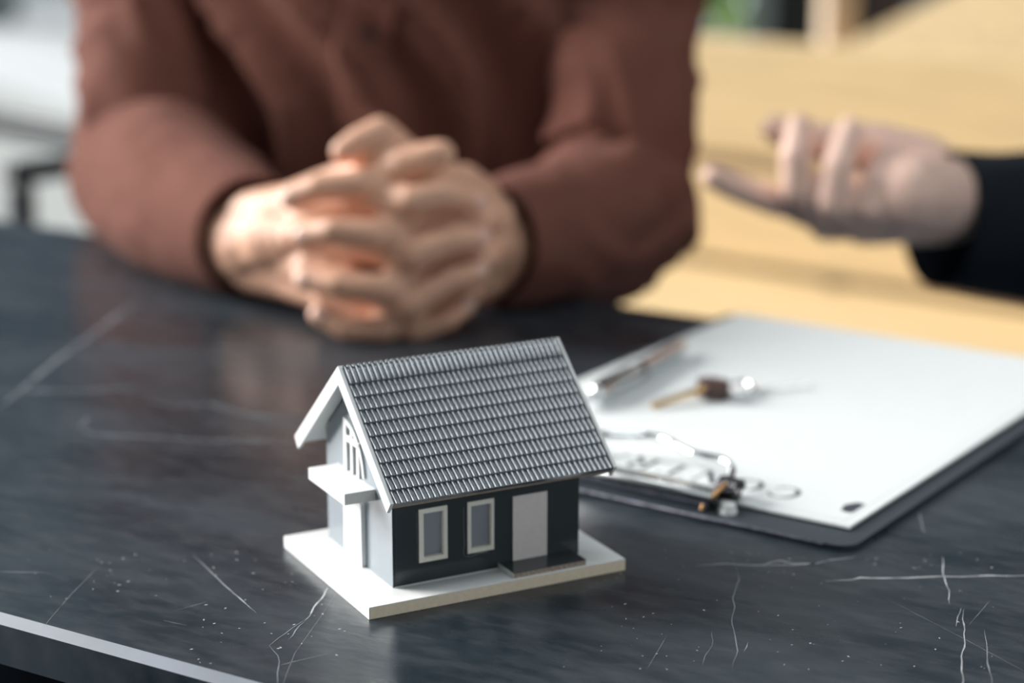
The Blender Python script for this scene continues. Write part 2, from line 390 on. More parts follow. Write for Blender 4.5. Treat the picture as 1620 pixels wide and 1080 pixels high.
# porch step
st = hb('porch_step', (59.6, 1.1, T), (91.0, A-.02, 6.75), M['cork'])
hb('step_top_sheet', (59.6, 1.2, 6.75), (91.2, A-.02, 7.0), M['dark_wall'], st)
hb('step_side_strip', (59.35, 1.0, T+.02), (59.59, A-.05, 7.0), M['white'], st)
hb('wall_foot_strip', (Bu+.5, A-.5, T), (59.3, A-.02, T+.35), M['white'])
# gable door and balcony
hb('gable_door', (13.4, 38.4, T), (Bu-.03, 55.4, 30.2), M['white'], bev=.1)
hb('balcony', (3.03, 28.49, 34.69), (Bu-.03, 64.14, 38.91), M['foam'])
bpy.data.objects[-1] if False else None
hb('balcony_top_sheet', (3.0, 28.47, 38.91), (Bu-.03, 64.16, 39.15), M['white'])
hb('balcony_front_strip', (2.8, 28.47, 34.6), (3.02, 64.16, 39.15), M['white'])
# arched gable window
gwf = None
bm = bmesh.new(); u0, u1 = 14.5, Bu-.03
def outer(v): return arc_z(v)+.9
vs_ = [37.3+(56.6-37.3)*i/22 for i in range(23)]
def gz(v): return max(39.2, 39.2+20.9*sqrt(max(0, 1-((56.6-v)/19.35)**2)))
pts = [P3(u0, 56.6, 39.2)]+[P3(u0, v, gz(v)) for v in reversed(vs_)]
def giz(v): return 39.2+18.6*sqrt(max(0, 1-((56.6-v)/17.9)**2))
ring_o = [(56.6, 39.2)]+[(v, gz(v)) for v in reversed(vs_)]
vin = [38.75+(54.2-38.75)*i/22 for i in range(23)]
ring_i = [(54.2, 39.25)]+[(v, max(39.25, giz(v))) for v in reversed(vin)]
n = len(ring_o)
vo = [bm.verts.new(P3(u, *q)) for u in (u0, u1) for q in ring_o]; vi = [bm.verts.new(P3(u, *q)) for u in (u0, u1) for q in ring_i]
for i in range(n-1):
    for k in (0, n):
        bm.faces.new([vo[k+i], vo[k+i+1], vi[k+i+1], vi[k+i]])
    bm.faces.new([vo[i], vo[i+1], vo[n+i+1], vo[n+i]]); bm.faces.new([vi[i], vi[i+1], vi[n+i+1], vi[n+i]])
gwf = bm_obj('arched_window_frame', bm, M['white'], house)
hb('muntin', (14.55, 48.3, 39.2), (Bu-.1, 50.0, giz(49.2)), M['white'], gwf)
hb('muntin', (14.55, 42.4, 39.2), (Bu-.1, 44.2, giz(43.3)), M['white'], gwf)
hb('glazing_bar', (14.5, 41.6, 51.2), (Bu-.05, 54.3, 53.6), M['white'], gwf)
hb('window_pane', (15.6, 38.7, 39.5), (15.75, 54.3, 57), M['acrylic'], gwf)
# roof
HR, SLen = 83.81, 46.67/cos(radians(40.82))
ca, sa = cos(radians(40.82)), sin(radians(40.82))
def rp(side, u, s, n):       # s from the ridge down the slope, n above the outer roof line
    return P3(u, VM-side*(s*ca+n*sa), HR-s*sa+n*ca)
G1, G2 = 8.23, 102.92
for side in (1, -1):
    pts = [rp(side, G1+1.3, .3, -3.6), rp(side, G1+1.3, SLen-.9, -3.6), rp(side, G1+1.3, SLen-.9, -2.0), rp(side, G1+1.3, .0, -2.0)]
    prism('roof_board', pts, ((G2-G1-2.6)*MM, 0, 0), M['white'], house)
    pts = [rp(side, G1+1.3, SLen-.89, -4.1), rp(side, G1+1.3, SLen-.3, -4.1), rp(side, G1+1.3, SLen-.3, -1.9), rp(side, G1+1.3, SLen-.89, -1.9)]
    o = prism('eave_strip', pts, ((G2-G1-2.6)*MM, 0, 0), M['tile_gap'], house); o['label'] = 'bare brown board edge'
    NR_, NC = 10, 41; pitch = (G2-G1-2.9)/NC; RL = (SLen-2.4)/NR_
    for r_ in range(NR_):
        s0 = 2.0+r_*RL if r_ else -.3; s1 = 2.0+(r_+1)*RL+.35
        V, Fc = [], []; SU = 10; nu = NC*SU+1; ns_ = 5
        for j in range(ns_+2):
            for i in range(nu):
                ph = (i % SU)/SU if i < nu-1 else 0
                c = abs(sin(pi*ph)); prof = (c**.9)*.9
                if j <= ns_:
                    t = j/ns_; s = s0+(s1-s0)*t; n_ = -1.75+(1.0*t-.15 if r_ else .9)+.25+prof*(.9 if j < ns_ else .86)-(.12 if j == ns_ else 0)
                else: s = s1-.02; n_ = -2.05
                if r_ == 0 and j == 0: n_ -= .3
                V.append(rp(side, G1+1.45+pitch*i/SU, s, n_))
        for j in range(ns_+1):
            for i in range(nu-1):
                k = j*nu+i; Fc.append([k, k+1, k+nu+1, k+nu])
        o = mesh_obj('roof_tile_row', V, Fc, M['tile'], house)
        for p in o.data.polygons: p.use_smooth = True
        me = o.data
        # keep the butt end crisp
        me.set_sharp_from_angle(angle=radians(50))
    # barge boards
for g in (G1, G2-1.35):
    o_ = []
    tipo = SLen; w = 5.4
    for s_ in (1, -1):
        o_.append([rp(s_, g, 0, 0), rp(s_, g, tipo, 0), rp(s_, g, tipo+.6, -w), P3(g, VM, HR-w/ca)])
    bm = bmesh.new()
    pts = [P3(g, VM, HR), rp(1, g, tipo, 0), rp(1, g, tipo+.35, -w), P3(g, VM, HR-w/ca), rp(-1, g, tipo+.35, -w), rp(-1, g, tipo, 0)]
    vs = [bm.verts.new(p) for p in pts]+[bm.verts.new(Vector(p)+Vector((1.35*MM, 0, 0))) for p in pts]
    for k in (0, 6):
        bm.faces.new([vs[k+0], vs[k+1], vs[k+2], vs[k+3]]); bm.faces.new([vs[k+0], vs[k+3], vs[k+4], vs[k+5]])
    for i in range(6): bm.faces.new([vs[i], vs[(i+1) % 6], vs[6+(i+1) % 6], vs[6+i]])
    bm_obj('barge_board', bm, M['white'], house)

# ------------------------------------------------------------------ clipboard and document
PY = radians(-34.5); e1 = Vector((cos(PY), sin(PY), 0)); e2 = Vector((-sin(PY), cos(PY), 0))
NRp = Vector((.13764, .76685, TZ))
clip = empty('clipboard', NRp, PY)
tag(clip, 'black clipboard with a chrome clip lying beside the model house', 'clipboard')
def cp(p, q, z): return Vector((-p*MM, q*MM, z*MM))     # p to the left, q away from the camera
def rrect(p0, p1, q0, q1, r, z):
    out = []
    for cx, cy, a0 in ((p0+r, q0+r, 180), (p1-r, q0+r, 270), (p1-r, q1-r, 0), (p0+r, q1-r, 90)):
        for k in range(7):
            a = radians(a0+15*k); out.append(cp(cx+r*cos(a), cy+r*sin(a), z))
    return out
prism('board', rrect(-9, 219, -18.5, 300, 9, .15), (0, 0, .0022), M['board'], clip)
ee = tube('board_edge', [cp(3, -18.6, 1.9), cp(60, -18.6, 1.9), cp(120, -18.6, 1.9), cp(210, -18.6, 1.9)], .0007, M['board_edge'], clip, 8)
ee['label'] = 'worn silvery front edge'
# clip: base plate, rolled spine, wire lever, coil, rivets
PC = 105
def arc_prof(p0, p1, prof, name, m, par):
    V = [cp(p, q, z) for p in (p0, p1) for q, z in prof]; n = len(prof)
    Fc = [[i, (i+1) % n, n+(i+1) % n, n+i] for i in range(n)]+[list(range(n)), list(range(n, 2*n))]
    o = mesh_obj(name, V, Fc, m, par); return o
arc_prof(61, 149, [(-13, 2.4), (7, 2.4), (7, 3.1), (-13, 3.1)], 'clip_plate', M['chrome'], clip)
pr_ = [(-11.5+ -0.0, 3.1)]
prof = [(-13.6, 3.1), (-14.3, 7.2), (-14.0, 7.7), (-11.2, 9.6), (-10.2, 9.9), (-4, 9.0), (8, 6.4), (8, 5.7), (-4, 8.2), (-10.2, 9.0), (-13.2, 7.1), (-12.8, 3.1)]
o = arc_prof(58.5, 151.5, prof, 'clip_spine', M['dark_chrome'], clip)
tube('highlight_rim', [cp(58, -11.6, 9.3), cp(152, -11.6, 9.3)], .0017, M['nickel'], clip, 16)  # added tube that makes the bright highlight along the spine
for p in o.data.polygons: p.use_smooth = True
o.data.set_sharp_from_angle(angle=radians(35))
cyl('clip_pin', cp(55, -10.5, 6.2), cp(155, -10.5, 6.2), .0016, M['steel'], clip)
# spring coil at the right end of the clip
def coil(p, name='spring_coil'):
    path = [cp(p+i*.14, 2+4.2*cos(i*.55), 9.2+4.2*sin(i*.55)) for i in range(70)]
    tube(name, path, .0009, M['steel'], clip, 8)
coil(52); coil(148)
lev = [cp(61, 3, 7), cp(62, 14, 12), cp(70, 21, 14), cp(85, 22, 14), cp(95, 26, 14), cp(105, 32, 14), cp(116, 33, 14), cp(126, 26, 14), cp(135, 22, 14), cp(143, 19, 13), cp(148, 12, 12), cp(149, 3, 7)]
tube('wire_lever', catmull(lev, 8), .0017, M['chrome'], clip, 10)
cyl('clip_rivet', cp(52, -8, 2.4), cp(52, -8, 6.2), .0042, M['white_plastic'], clip, r2=.003)['label'] = 'white rubber foot of the clip'
tube('tan_wire', catmull([cp(57, 3, 13), cp(57, -5, 11), cp(58, -10, 9), cp(60.5, -13, 6), cp(61, -14, 3.2)], 5), .0009, M['gold'], clip, 8)

doc = empty('contract_document', NRp, PY)
tag(doc, 'white contract pages clipped upside down on the black clipboard', 'document')
zc = 3.2
for i in range(3):
    z = zc+i*.35
    prism('page', [cp(0+i*.1, 0+i*.15, z), cp(210, 0+i*.1, z), cp(210, 297-i*.2, z), cp(0+i*.1, 297-i*.2, z)], (0, 0, .0003), M['paper'], doc)
ZP = zc+.7+.33
def flat(name, pq, m, par=doc):
    n = len(pq); return mesh_obj(name, [cp(p, q, ZP) for p, q in pq], [list(range(n))], m, par)
def strip(name, pts, ws, m):
    V = []; n = len(pts)
    for i, (a, b) in enumerate(pts):
        t = Vector((pts[min(i+1, n-1)][0]-pts[max(i-1, 0)][0], pts[min(i+1, n-1)][1]-pts[max(i-1, 0)][1])).normalized(); w = ws[i] if isinstance(ws, list) else ws
        V += [cp(a-t.y*w/2, b+t.x*w/2, ZP), cp(a+t.y*w/2, b-t.x*w/2, ZP)]
    return V, [[2*i, 2*i+1, 2*i+3, 2*i+2] for i in range(n-1)]
# page frame lines
for pts in ([(5, 6), (5, 290)], [(5, 6), (205, 6)], [(205, 6), (205, 290)], [(5, 290), (205, 290)]):
    V, Fc = strip('l', pts, .5, M['line']); mesh_obj('border_line', V, Fc, M['line'], doc)
flat('corner_emblem', [(12.0, 16.0), (7.6, 15.2), (6.5, 17), (6.5, 29.0), (10.6, 29.2), (13.6, 23.5)], M['ink'])
# title, letters face the far side of the table
LH = 15.5
def glyph(ch):
    W_ = 14.0; S = []
    thick, thin = 2.4, .8
    def ell(a0, a1, n=20):
        P, w = [], []
        for i in range(n+1):
            a = radians(a0+(a1-a0)*i/n); P.append((W_/2+(W_/2-.8)*cos(a), LH/2+(LH/2-.4)*sin(a))); w.append(thin+(thick-thin)*abs(cos(a)))
        return (P, w)
    if ch == 'C': S = [ell(50, 310), ([(W_-2.2, LH-2.2), (W_-2.0, LH-5)], .8), ([(W_-2.2, 2.2), (W_-2.0, 4.5)], .8)]
    if ch == 'O': S = [ell(0, 360, 28)]
    if ch == 'N': S = [([(2, 0), (2, LH)], thin), ([(2, LH), (W_-2, 0)], thick), ([(W_-2, 0), (W_-2, LH)], thin), ([(.2, 0), (4, 0)], thin), ([(W_-4, LH), (W_, LH)], thin)]
    if ch == 'T': S = [([(W_/2, 0), (W_/2, LH)], thick), ([(.8, LH-.4), (W_-.8, LH-.4)], thin), ([(1, LH), (1, LH-3)], thin), ([(W_-1, LH), (W_-1, LH-3)], thin), ([(W_/2-3, .3), (W_/2+3, .3)], thin)]
    if ch == 'R':
        P = [(3, LH-.4), (7, LH-.4)]+[(7+3.8*sin(radians(a)), LH-.4-3.6+3.6*cos(radians(a))) for a in range(15, 181, 15)]+[(3, LH-7.6)]
        w = [thin, thin]+[thin+(thick-thin)*abs(sin(radians(a))) for a in range(15, 181, 15)]+[thin]
        S = [([(3, 0), (3, LH)], thick), (P, w), ([(7, LH-7.6), (12.6, 0)], thick), ([(.6, .3), (5.4, .3)], thin)]
    if ch == 'A': S = [([(.8, 0), (W_/2, LH)], thin), ([(W_/2, LH), (W_-1.2, 0)], thick), ([(3.2, 5), (W_-4, 5)], thin), ([(0, .3), (3, .3)], thin), ([(W_-4, .3), (W_, .3)], thin)]
    return S
for i, ch in enumerate('CONTRACT'):
    p0 = 35+i*17.6; V, Fc = [], []
    for j, (P, w) in enumerate(glyph(ch)):
        v, f = strip('g', [(p0+x, 15.5+LH-y) for x, y in P], w, M['ink']); k = len(V)
        V += [a+Vector((0, 0, .00001*j)) for a in v]; Fc += [[k+q for q in ff] for ff in f]
    mesh_obj('title_letter', V, Fc, M['ink'], doc)
# small print lines, faint
# pen
PZ = TZ+.0048
def pw(p, q, z): return NRp+(-e1*p+e2*q)*MM+Vector((0, 0, z*MM))
pen = empty('pen', pw(180, 140, 4.3))
tag(pen, 'slim chrome pen lying along the left edge of the white pages', 'pen')
def lp(p, q, z): return pw(p, q, z)-pen.location
pa, pb = Vector((178, 78)), Vector((191, 200))
def pp(t, dz=0): q = pa.lerp(pb, t); return lp(q.x, q.y, 9.1+dz)
tube('barrel', [pp(.10), pp(.12), pp(.5), pp(.52), pp(.53), pp(.9), pp(.97), pp(1)], [.0036, .0045, .0048, .0048, .0044, .0044, .003, .0008], M['chrome'], pen, 24)
tube('push_button', [pp(0), pp(.01), pp(.1)], [.0022, .003, .003], M['white_plastic'], pen, 20)['label'] = 'white push button'
tube('pocket_clip', [pp(.1, 5.2), pp(.14, 6.0), pp(.42, 5.3)], [(.0016, .0005)]*3, M['steel'], pen, 8)
tube('centre_band', [pp(.495), pp(.525)], .0050, M['steel'], pen, 24)
# keys
keys = empty('key_bunch', pw(135, 130, 4.3))
tag(keys, 'brass key with a dark brown head and metal ring on the white page', 'key')
ko = keys.location
def kp(p, q, z): return pw(p, q, z)-ko
kt, kh = Vector((152.5, 98.5)), Vector((138.5, 131))
kd = (kh-kt).normalized(); kn = Vector((-kd.y, kd.x))
prof = [(x_, y_*.6) for x_, y_ in [(0, 0), (2, 1.6), (5, 2.2), (7, 1.4), (9, 2.3), (11, 1.5), (13, 2.4), (15, 1.7), (18, 2.4), (22, 2.2), (24, 3.4), (35, 3.4), (35, -3.4), (24, -3.4), (22, -2.4), (2, -2.0)]]
prism('key_blade', [kp(*(kt+kd*a+kn*b), 4.6+a*.12) for a, b in prof], (0, 0, .0022), M['brass'], keys)
hc = kt+kd*38
V = [(hc+kd*(8.5*cos(a)*(.9 if cos(a) < 0 else 1))+kn*10*sin(a)) for a in [radians(22.5+45*i) for i in range(8)]]
prism('key_head', [kp(v.x, v.y, 5.2) for v in V], (0, 0, .0072), M['keyhead'], keys)
rc = kt+kd*52
bigring = [kp(rc.x+9*cos(a), rc.y+9*sin(a), 7.0+1.0*sin(a)) for a in [2*pi*i/40 for i in range(41)]]
tube('split_ring', bigring, .0011, M['chrome'], keys, 10, cap=False)
tg = kt+kd*61
prism('key_tag', [kp(tg.x+10*cos(a)*.9+2, tg.y+8*sin(a), 4.6) for a in [2*pi*i/24 for i in range(24)]], (0, 0, .0022), M['white_plastic'], keys)['label'] = 'white oval tag'
for k in range(5):
    c = Vector((117, 160))+Vector((-2.3, 4.2))*k
    tube('chain_link', [kp(c.x+3*cos(a), c.y+2.2*sin(a), 5.4+(.8*sin(a) if k % 2 else 0)) for a in [2*pi*i/14 for i in range(15)]], .00045, M['chrome'], keys, 6, cap=False)

# ------------------------------------------------------------------ people
def blob_body(name, chains, balls, vox, m, parent, smooth_it=3):
    """union of many overlapping balls along jointed chains, grown into ONE continuous skin"""
    bm = bmesh.new()
    def ball(c, r, sc=None, rot=None):
        q = bmesh.ops.create_icosphere(bm, subdivisions=2, radius=1)
        for v in q['verts']:
            co = Vector((v.co.x*r, v.co.y*r, v.co.z*r)) if sc is None else Vector((v.co.x*sc[0], v.co.y*sc[1], v.co.z*sc[2]))
            if rot: co = rot @ co
            v.co = co+c
    for pts in chains:
        P = [Vector(p[:3]) for p in pts]; R = [p[3] for p in pts]
        for a, b, ra, rb in zip(P, P[1:], R, R[1:]):
            L = (b-a).length; n = max(1, int(L/(min(ra, rb)*.38)))
            for k in range(n): t = k/n; ball(a.lerp(b, t), ra+(rb-ra)*t)
        ball(P[-1], R[-1])
    for b in balls: ball(Vector(b[0]), 1, b[1], b[2] if len(b) > 2 else None)
    me = bpy.data.meshes.new(name+'_cage'); bm.to_mesh(me); bm.free()
    o = bpy.data.objects.new(name+'_cage', me); COL.objects.link(o)
    r = o.modifiers.new('r', 'REMESH'); r.mode = 'VOXEL'; r.voxel_size = vox; r.use_smooth_shade = True
    s = o.modifiers.new('s', 'SMOOTH'); s.factor = .5; s.iterations = smooth_it
    dg = bpy.context.evaluated_depsgraph_get(); ev = o.evaluated_get(dg)
    nm = bpy.data.meshes.new_from_object(ev); nm.name = name
    for p in nm.polygons: p.use_smooth = True
    nm.materials.clear(); nm.materials.append(m)
    bpy.data.objects.remove(o); bpy.data.meshes.remove(me)
    w = bpy.data.objects.new(name, nm); COL.objects.link(w)
    w.parent = parent; w.matrix_parent_inverse = Matrix.Translation(parent.location).inverted()
    return w
def keep(o, par): o.parent = par; o.matrix_parent_inverse = Matrix.Translation(par.location).inverted(); return o
def V4(v, r): return (v.x, v.y, v.z, r)

def cloth_noise(amp, scale, st=(1, 1, 1), seed=0):
    def d(t, a, p):
        q = Vector((p.x*st[0]*scale+seed, p.y*st[1]*scale, p.z*st[2]*scale))
        n = noise.noise(q)+.5*noise.noise(q*2.1+Vector((5, 5, 5)))
        return amp*n
    return d
def crease(amp, scale, seed, dirv):
    """sharp folds running across dirv"""
    dirv = Vector(dirv).normalized()
    def d(t, a, p):
        q = p*scale+Vector((seed, 0, 0)); w = noise.noise(q*.45)*2.2
        s = p.dot(dirv)*scale+w
        r = 1-abs(2*(s-math.floor(s))-1)
        m_ = .5+.5*noise.noise(q*.7+Vector((9, 2, 4)))
        return amp*(r**2.0)*m_*1.6-amp*.5
    return d
def sleeve(par, pts, rads, m, fn, open_r, seg=56, per=14):
    path = catmull(pts, per); n = len(path); R = []
    for i in range(n):
        t = i/(n-1)*(len(rads)-1); k = min(int(t), len(rads)-2); f = t-k; R.append(rads[k]*(1-f)+rads[k+1]*f)
    v, f = tube_geo(path, R, seg, disp=fn, cap=False)
    # turned-in lining at the cuff so that the opening is hollow
    nn = len(path); t = (path[-1]-path[-2]).normalized()
    last = v[-seg:]; c = path[-1]
    base = len(v)
    for j, (sc, back) in enumerate(((.97, .001), (.93, 0), (.90, -.006), (.86, -.03))):
        v += [c+(q-c)*sc+t*back for q in last]
        o0 = base+(j-1)*seg if j else base-seg
        for k in range(seg): f.append([o0+k, o0+(k+1) % seg, base+j*seg+(k+1) % seg, base+j*seg+k])
    f.append(list(range(seg)))
    o = mesh_obj('sleeve', v, f, m, None, True); return keep(o, par)

def torso_ring(c, ax, rx, ry, z, seg, fn):
    out = []; ay = Vector((-ax.y, ax.x, 0))
    for k in range(seg):
        a = 2*pi*k/seg; ca_, sa_ = cos(a), sin(a); e = 2.5
        x = math.copysign(abs(ca_)**(2/e), ca_)*rx; y = math.copysign(abs(sa_)**(2/e), sa_)*ry
        p = Vector((c.x, c.y, z))+ax*x+ay*y
        if fn: n_ = (ax*x+ay*y).normalized(); p += n_*fn(p, a)
        out.append(p)
    return out
def torso(name, par, rings, ax, m, fn, seg=120):
    V, Fc = [], []; Z = []
    # rings: (centre, rx, ry, z)
    dense = []
    for a, b in zip(rings, rings[1:]):
        n = max(2, int(abs(b[3]-a[3])/.012))
        for k in range(n):
            t = k/n; t_ = t; dense.append((a[0].lerp(b[0], t_), a[1]+(b[1]-a[1])*t_, a[2]+(b[2]-a[2])*t_, a[3]+(b[3]-a[3])*t_))
    dense.append(rings[-1])
    for d in dense: V += torso_ring(d[0], ax, d[1], d[2], d[3], seg, fn)
    for i in range(len(dense)-1):
        for k in range(seg): Fc.append([i*seg+k, i*seg+(k+1) % seg, (i+1)*seg+(k+1) % seg, (i+1)*seg+k])
    o = mesh_obj(name, V, Fc, m, None, True); keep(o, par); return o, dense

def head_blobs(hc, fwd):
    """balls for neck and head; fwd = facing direction (horizontal)"""
    side = Vector((fwd.y, -fwd.x, 0)); up = Vector((0, 0, 1))
    rot = Matrix((side, fwd, up)).transposed()
    B = [(hc+up*.03-fwd*.01, (.076, .094, .09), rot), (hc-up*.035+fwd*.025, (.058, .066, .075), rot), (hc-up*.085+fwd*.045, (.034, .03, .026), rot)]
    B += [(hc-up*.015+fwd*.096, (.011, .014, .024), rot), (hc-up*.03+fwd*.104, (.014, .011, .010), rot)]
    B += [(hc+up*.022+fwd*.074, (.05, .016, .012), rot)]
    for s in (-1, 1):
        B += [(hc-up*.01+side*s*.077-fwd*.01, (.008, .018, .030), rot), (hc-up*.02+side*s*.04+fwd*.062, (.024, .024, .02), rot)]
    return B, side
def face_parts(par, hc, fwd, side, hair_m):
    for s in (-1, 1):
        bm = bmesh.new(); bmesh.ops.create_icosphere(bm, subdivisions=2, radius=.0115)
        o = bm_obj('eye', bm, M['eye'], None, True); o.location = hc+side*s*.031+fwd*.0745+Vector((0, 0, .001)); keep(o, par)
        bm = bmesh.new(); bmesh.ops.create_icosphere(bm, subdivisions=2, radius=.0055)
        o2 = bm_obj('iris', bm, M['hair'], o, True); o2.location = fwd*.0082
    bm = bmesh.new(); bmesh.ops.create_icosphere(bm, subdivisions=2, radius=1)
    rot = Matrix((side, fwd, Vector((0, 0, 1)))).transposed()
    for v in bm.verts: v.co = rot @ Vector((v.co.x*.024, v.co.y*.008, v.co.z*.007))
    o = bm_obj('mouth', bm, M['lips'], None, True); o.location = hc-Vector((0, 0, .058))+fwd*.088; keep(o, par)
    bm = bmesh.new(); bmesh.ops.create_icosphere(bm, subdivisions=4, radius=1)
    for v in bm.verts:
        c = v.co.copy(); k = 1+.04*noise.noise(c*6)
        z = c.z*.098*k
        if c.y > .25 and c.z < .45: k *= .86
        if c.z < -.35: k *= .9; z = max(z, -.06)
        v.co = rot @ Vector((c.x*.083*k, c.y*.102*k, z))
    o = bm_obj('hair', bm, hair_m, None, True); o.location = hc+Vector((0, 0, .042))-fwd*.016; keep(o, par)

# ---- the man in the brown shirt
man = empty('person', (-.10, 1.46, .45))
tag(man, 'person in brown button shirt resting forearms and clasped hands on the table', 'person')
Yh = 1.10
def Y_(px, py, Y, r): p = at_y(px, py, Y); return (p.x, p.y, p.z, r)
def finger(pts): return pts
Rw = Y_(372, 384, 1.20, .026); Lw = Y_(812, 388, 1.185, .024)     # wrists
chains = []
# right hand (picture left): metacarpals, then fingers passing between the others to the right
R_mcp = [Y_(486, 322, 1.135, 0.0113), Y_(476, 372, 1.125, 0.0113), Y_(490, 425, 1.118, 0.0108), Y_(520, 470, 1.115, 0.0099)]
R_pip = [Y_(652, 318, 1.090, 0.0095), Y_(655, 404, 1.082, 0.0095), Y_(648, 483, 1.080, 0.0090), Y_(655, 521, 1.088, 0.0081)]
R_dip = [Y_(712, 308, 1.094, 0.0083), Y_(718, 378, 1.086, 0.0083), Y_(712, 440, 1.086, 0.0079), Y_(705, 505, 1.092, 0.0072)]
R_tip = [Y_(752, 318, 1.110, 0.0074), Y_(757, 375, 1.102, 0.0074), Y_(755, 428, 1.102, 0.0072), Y_(737, 482, 1.104, 0.0067)]
L_mcp = [Y_(735, 290, 1.140, 0.0113), Y_(765, 345, 1.130, 0.0113), Y_(765, 405, 1.122, 0.0108), Y_(735, 462, 1.118, 0.0099)]
L_pip = [Y_(570, 292, 1.100, 0.0095), Y_(588, 372, 1.082, 0.0095), Y_(603, 457, 1.077, 0.0090), Y_(606, 520, 1.084, 0.0081)]
L_dip = [Y_(505, 297, 1.100, 0.0085), Y_(528, 366, 1.082, 0.0083), Y_(535, 450, 1.078, 0.0079), Y_(548, 520, 1.080, 0.0072)]
L_tip = [Y_(462, 312, 1.106, 0.0076), Y_(482, 372, 1.092, 0.0076), Y_(482, 441, 1.088, 0.0074), Y_(506, 497, 1.086, 0.0068)]
wr = Y_(405, 384, 1.18, .025); wl = Y_(778, 388, 1.165, .024)
for wv, mc, sgn in ((wr, R_mcp, 1), (wl, L_mcp, -1)):
    W0 = Vector(wv[:3])
    for i, q in enumerate(mc):
        off = Vector((0, 0, (.014, .005, -.005, -.013)[i]))
        a = W0+off; b = Vector(q[:3])
        chains.append([V4(a, .0185), V4(a.lerp(b, .5)+Vector((0, .008, 0)), .0150), V4(b+Vector((0, .004, 0)), q[3])])
for S in ((R_mcp, R_pip, R_dip, R_tip), (L_mcp, L_pip, L_dip, L_tip)):
    for i in range(4): chains.append([S[0][i], S[1][i], S[2][i], S[3][i]])
chains.append([V4(Vector(wr[:3]), .022), Y_(438, 376, 1.152, .0205), Y_(468, 378, 1.138, .017)])
chains.append([V4(Vector(wl[:3]), .022), Y_(765, 385, 1.148, .0195), Y_(745, 385, 1.138, .017)])
# thumbs crossed on top
chains.append([Y_(770, 350, 1.15, .018), Y_(700, 285, 1.135, .0135), Y_(655, 262, 1.128, .0118), Y_(603, 214, 1.122, .0112), Y_(570, 226, 1.118, .0098), Y_(545, 240, 1.115, .0082)])
chains.append([Y_(450, 345, 1.16, .019), Y_(530, 300, 1.145, .0145), Y_(600, 272, 1.120, .0120), Y_(640, 262, 1.108, .0112), Y_(675, 252, 1.105, .0104), Y_(698, 244, 1.103, .0085)])
# forearms, upper arms, trunk
Rel, Lel = at_y(222, 262, 1.41), at_y(985, 318, 1.30)
Rsh, Lsh = Vector((-.275, 1.60, TZ+.27)), Vector((.095, 1.40, TZ+.27))
chains += [[V4(Vector(wr[:3]), .026), Rw, V4(Vector(Rw[:3]).lerp(Rel, .6), .03), V4(Rel, .032), V4(at_y(218, 150, 1.44), .034), V4(at_y(226, 20, 1.50), .036), V4(Rsh, .045)],
           [V4(Vector(wl[:3]), .026), Lw, V4(Vector(Lw[:3]).lerp(Lel, .6), .03), V4(Lel, .032), V4(at_y(985, 170, 1.335), .034), V4(at_y(985, 10, 1.39), .036), V4(Lsh, .045)]]
mc_ = (Rsh+Lsh)/2; ax = (Lsh-Rsh); ax.z = 0; ax.normalize(); ay = Vector((-ax.y, ax.x, 0)); fwd = -ay
chains += [[V4(Rsh, .05), V4(mc_+Vector((0, 0, .03)), .06), V4(Lsh, .05)]]
nk = mc_+Vector((0, 0, .10))+fwd*.02; hc = mc_+Vector((0, 0, .25))+fwd*.06
chains += [[V4(mc_, .07), V4(nk, .052), V4(hc-Vector((0, 0, .05))-fwd*.02, .05)]]
rotT = Matrix((ax, ay, Vector((0, 0, 1)))).transposed()
balls = [(mc_-Vector((0, 0, .12)), (.135, .075, .2), rotT), (mc_-Vector((0, 0, .36)), (.125, .075, .2), rotT)]
HB, side = head_blobs(hc, fwd); balls += HB
body = blob_body('body', chains, balls, .0019, M['skin'], man, 2)
def add_nail(body_, dip, tip, m, outv):
    a, b = Vector(dip[:3]), Vector(tip[:3]); d = (b-a).normalized(); n_ = (outv-d*outv.dot(d)).normalized(); s_ = d.cross(n_); r = tip[3]
    bm = bmesh.new(); bmesh.ops.create_icosphere(bm, subdivisions=2, radius=1); c = a.lerp(b, .88)+n_*r*.80
    for v in bm.verts: v.co = c+d*v.co.x*r*.85+s_*v.co.y*r*.62+n_*v.co.z*r*.22
    o = bm_obj('fingernail', bm, m, None, True); o.parent = body_; o.matrix_parent_inverse = body_.matrix_world.inverted() if False else Matrix.Identity(4)
    return o
for S in ((R_dip, R_tip), (L_dip, L_tip)):
    for i in range(4): add_nail(body, S[0][i], S[1][i], M['nail'], Vector((0, -1, .25)))
face_parts(man, hc, fwd, side, M['hair'])
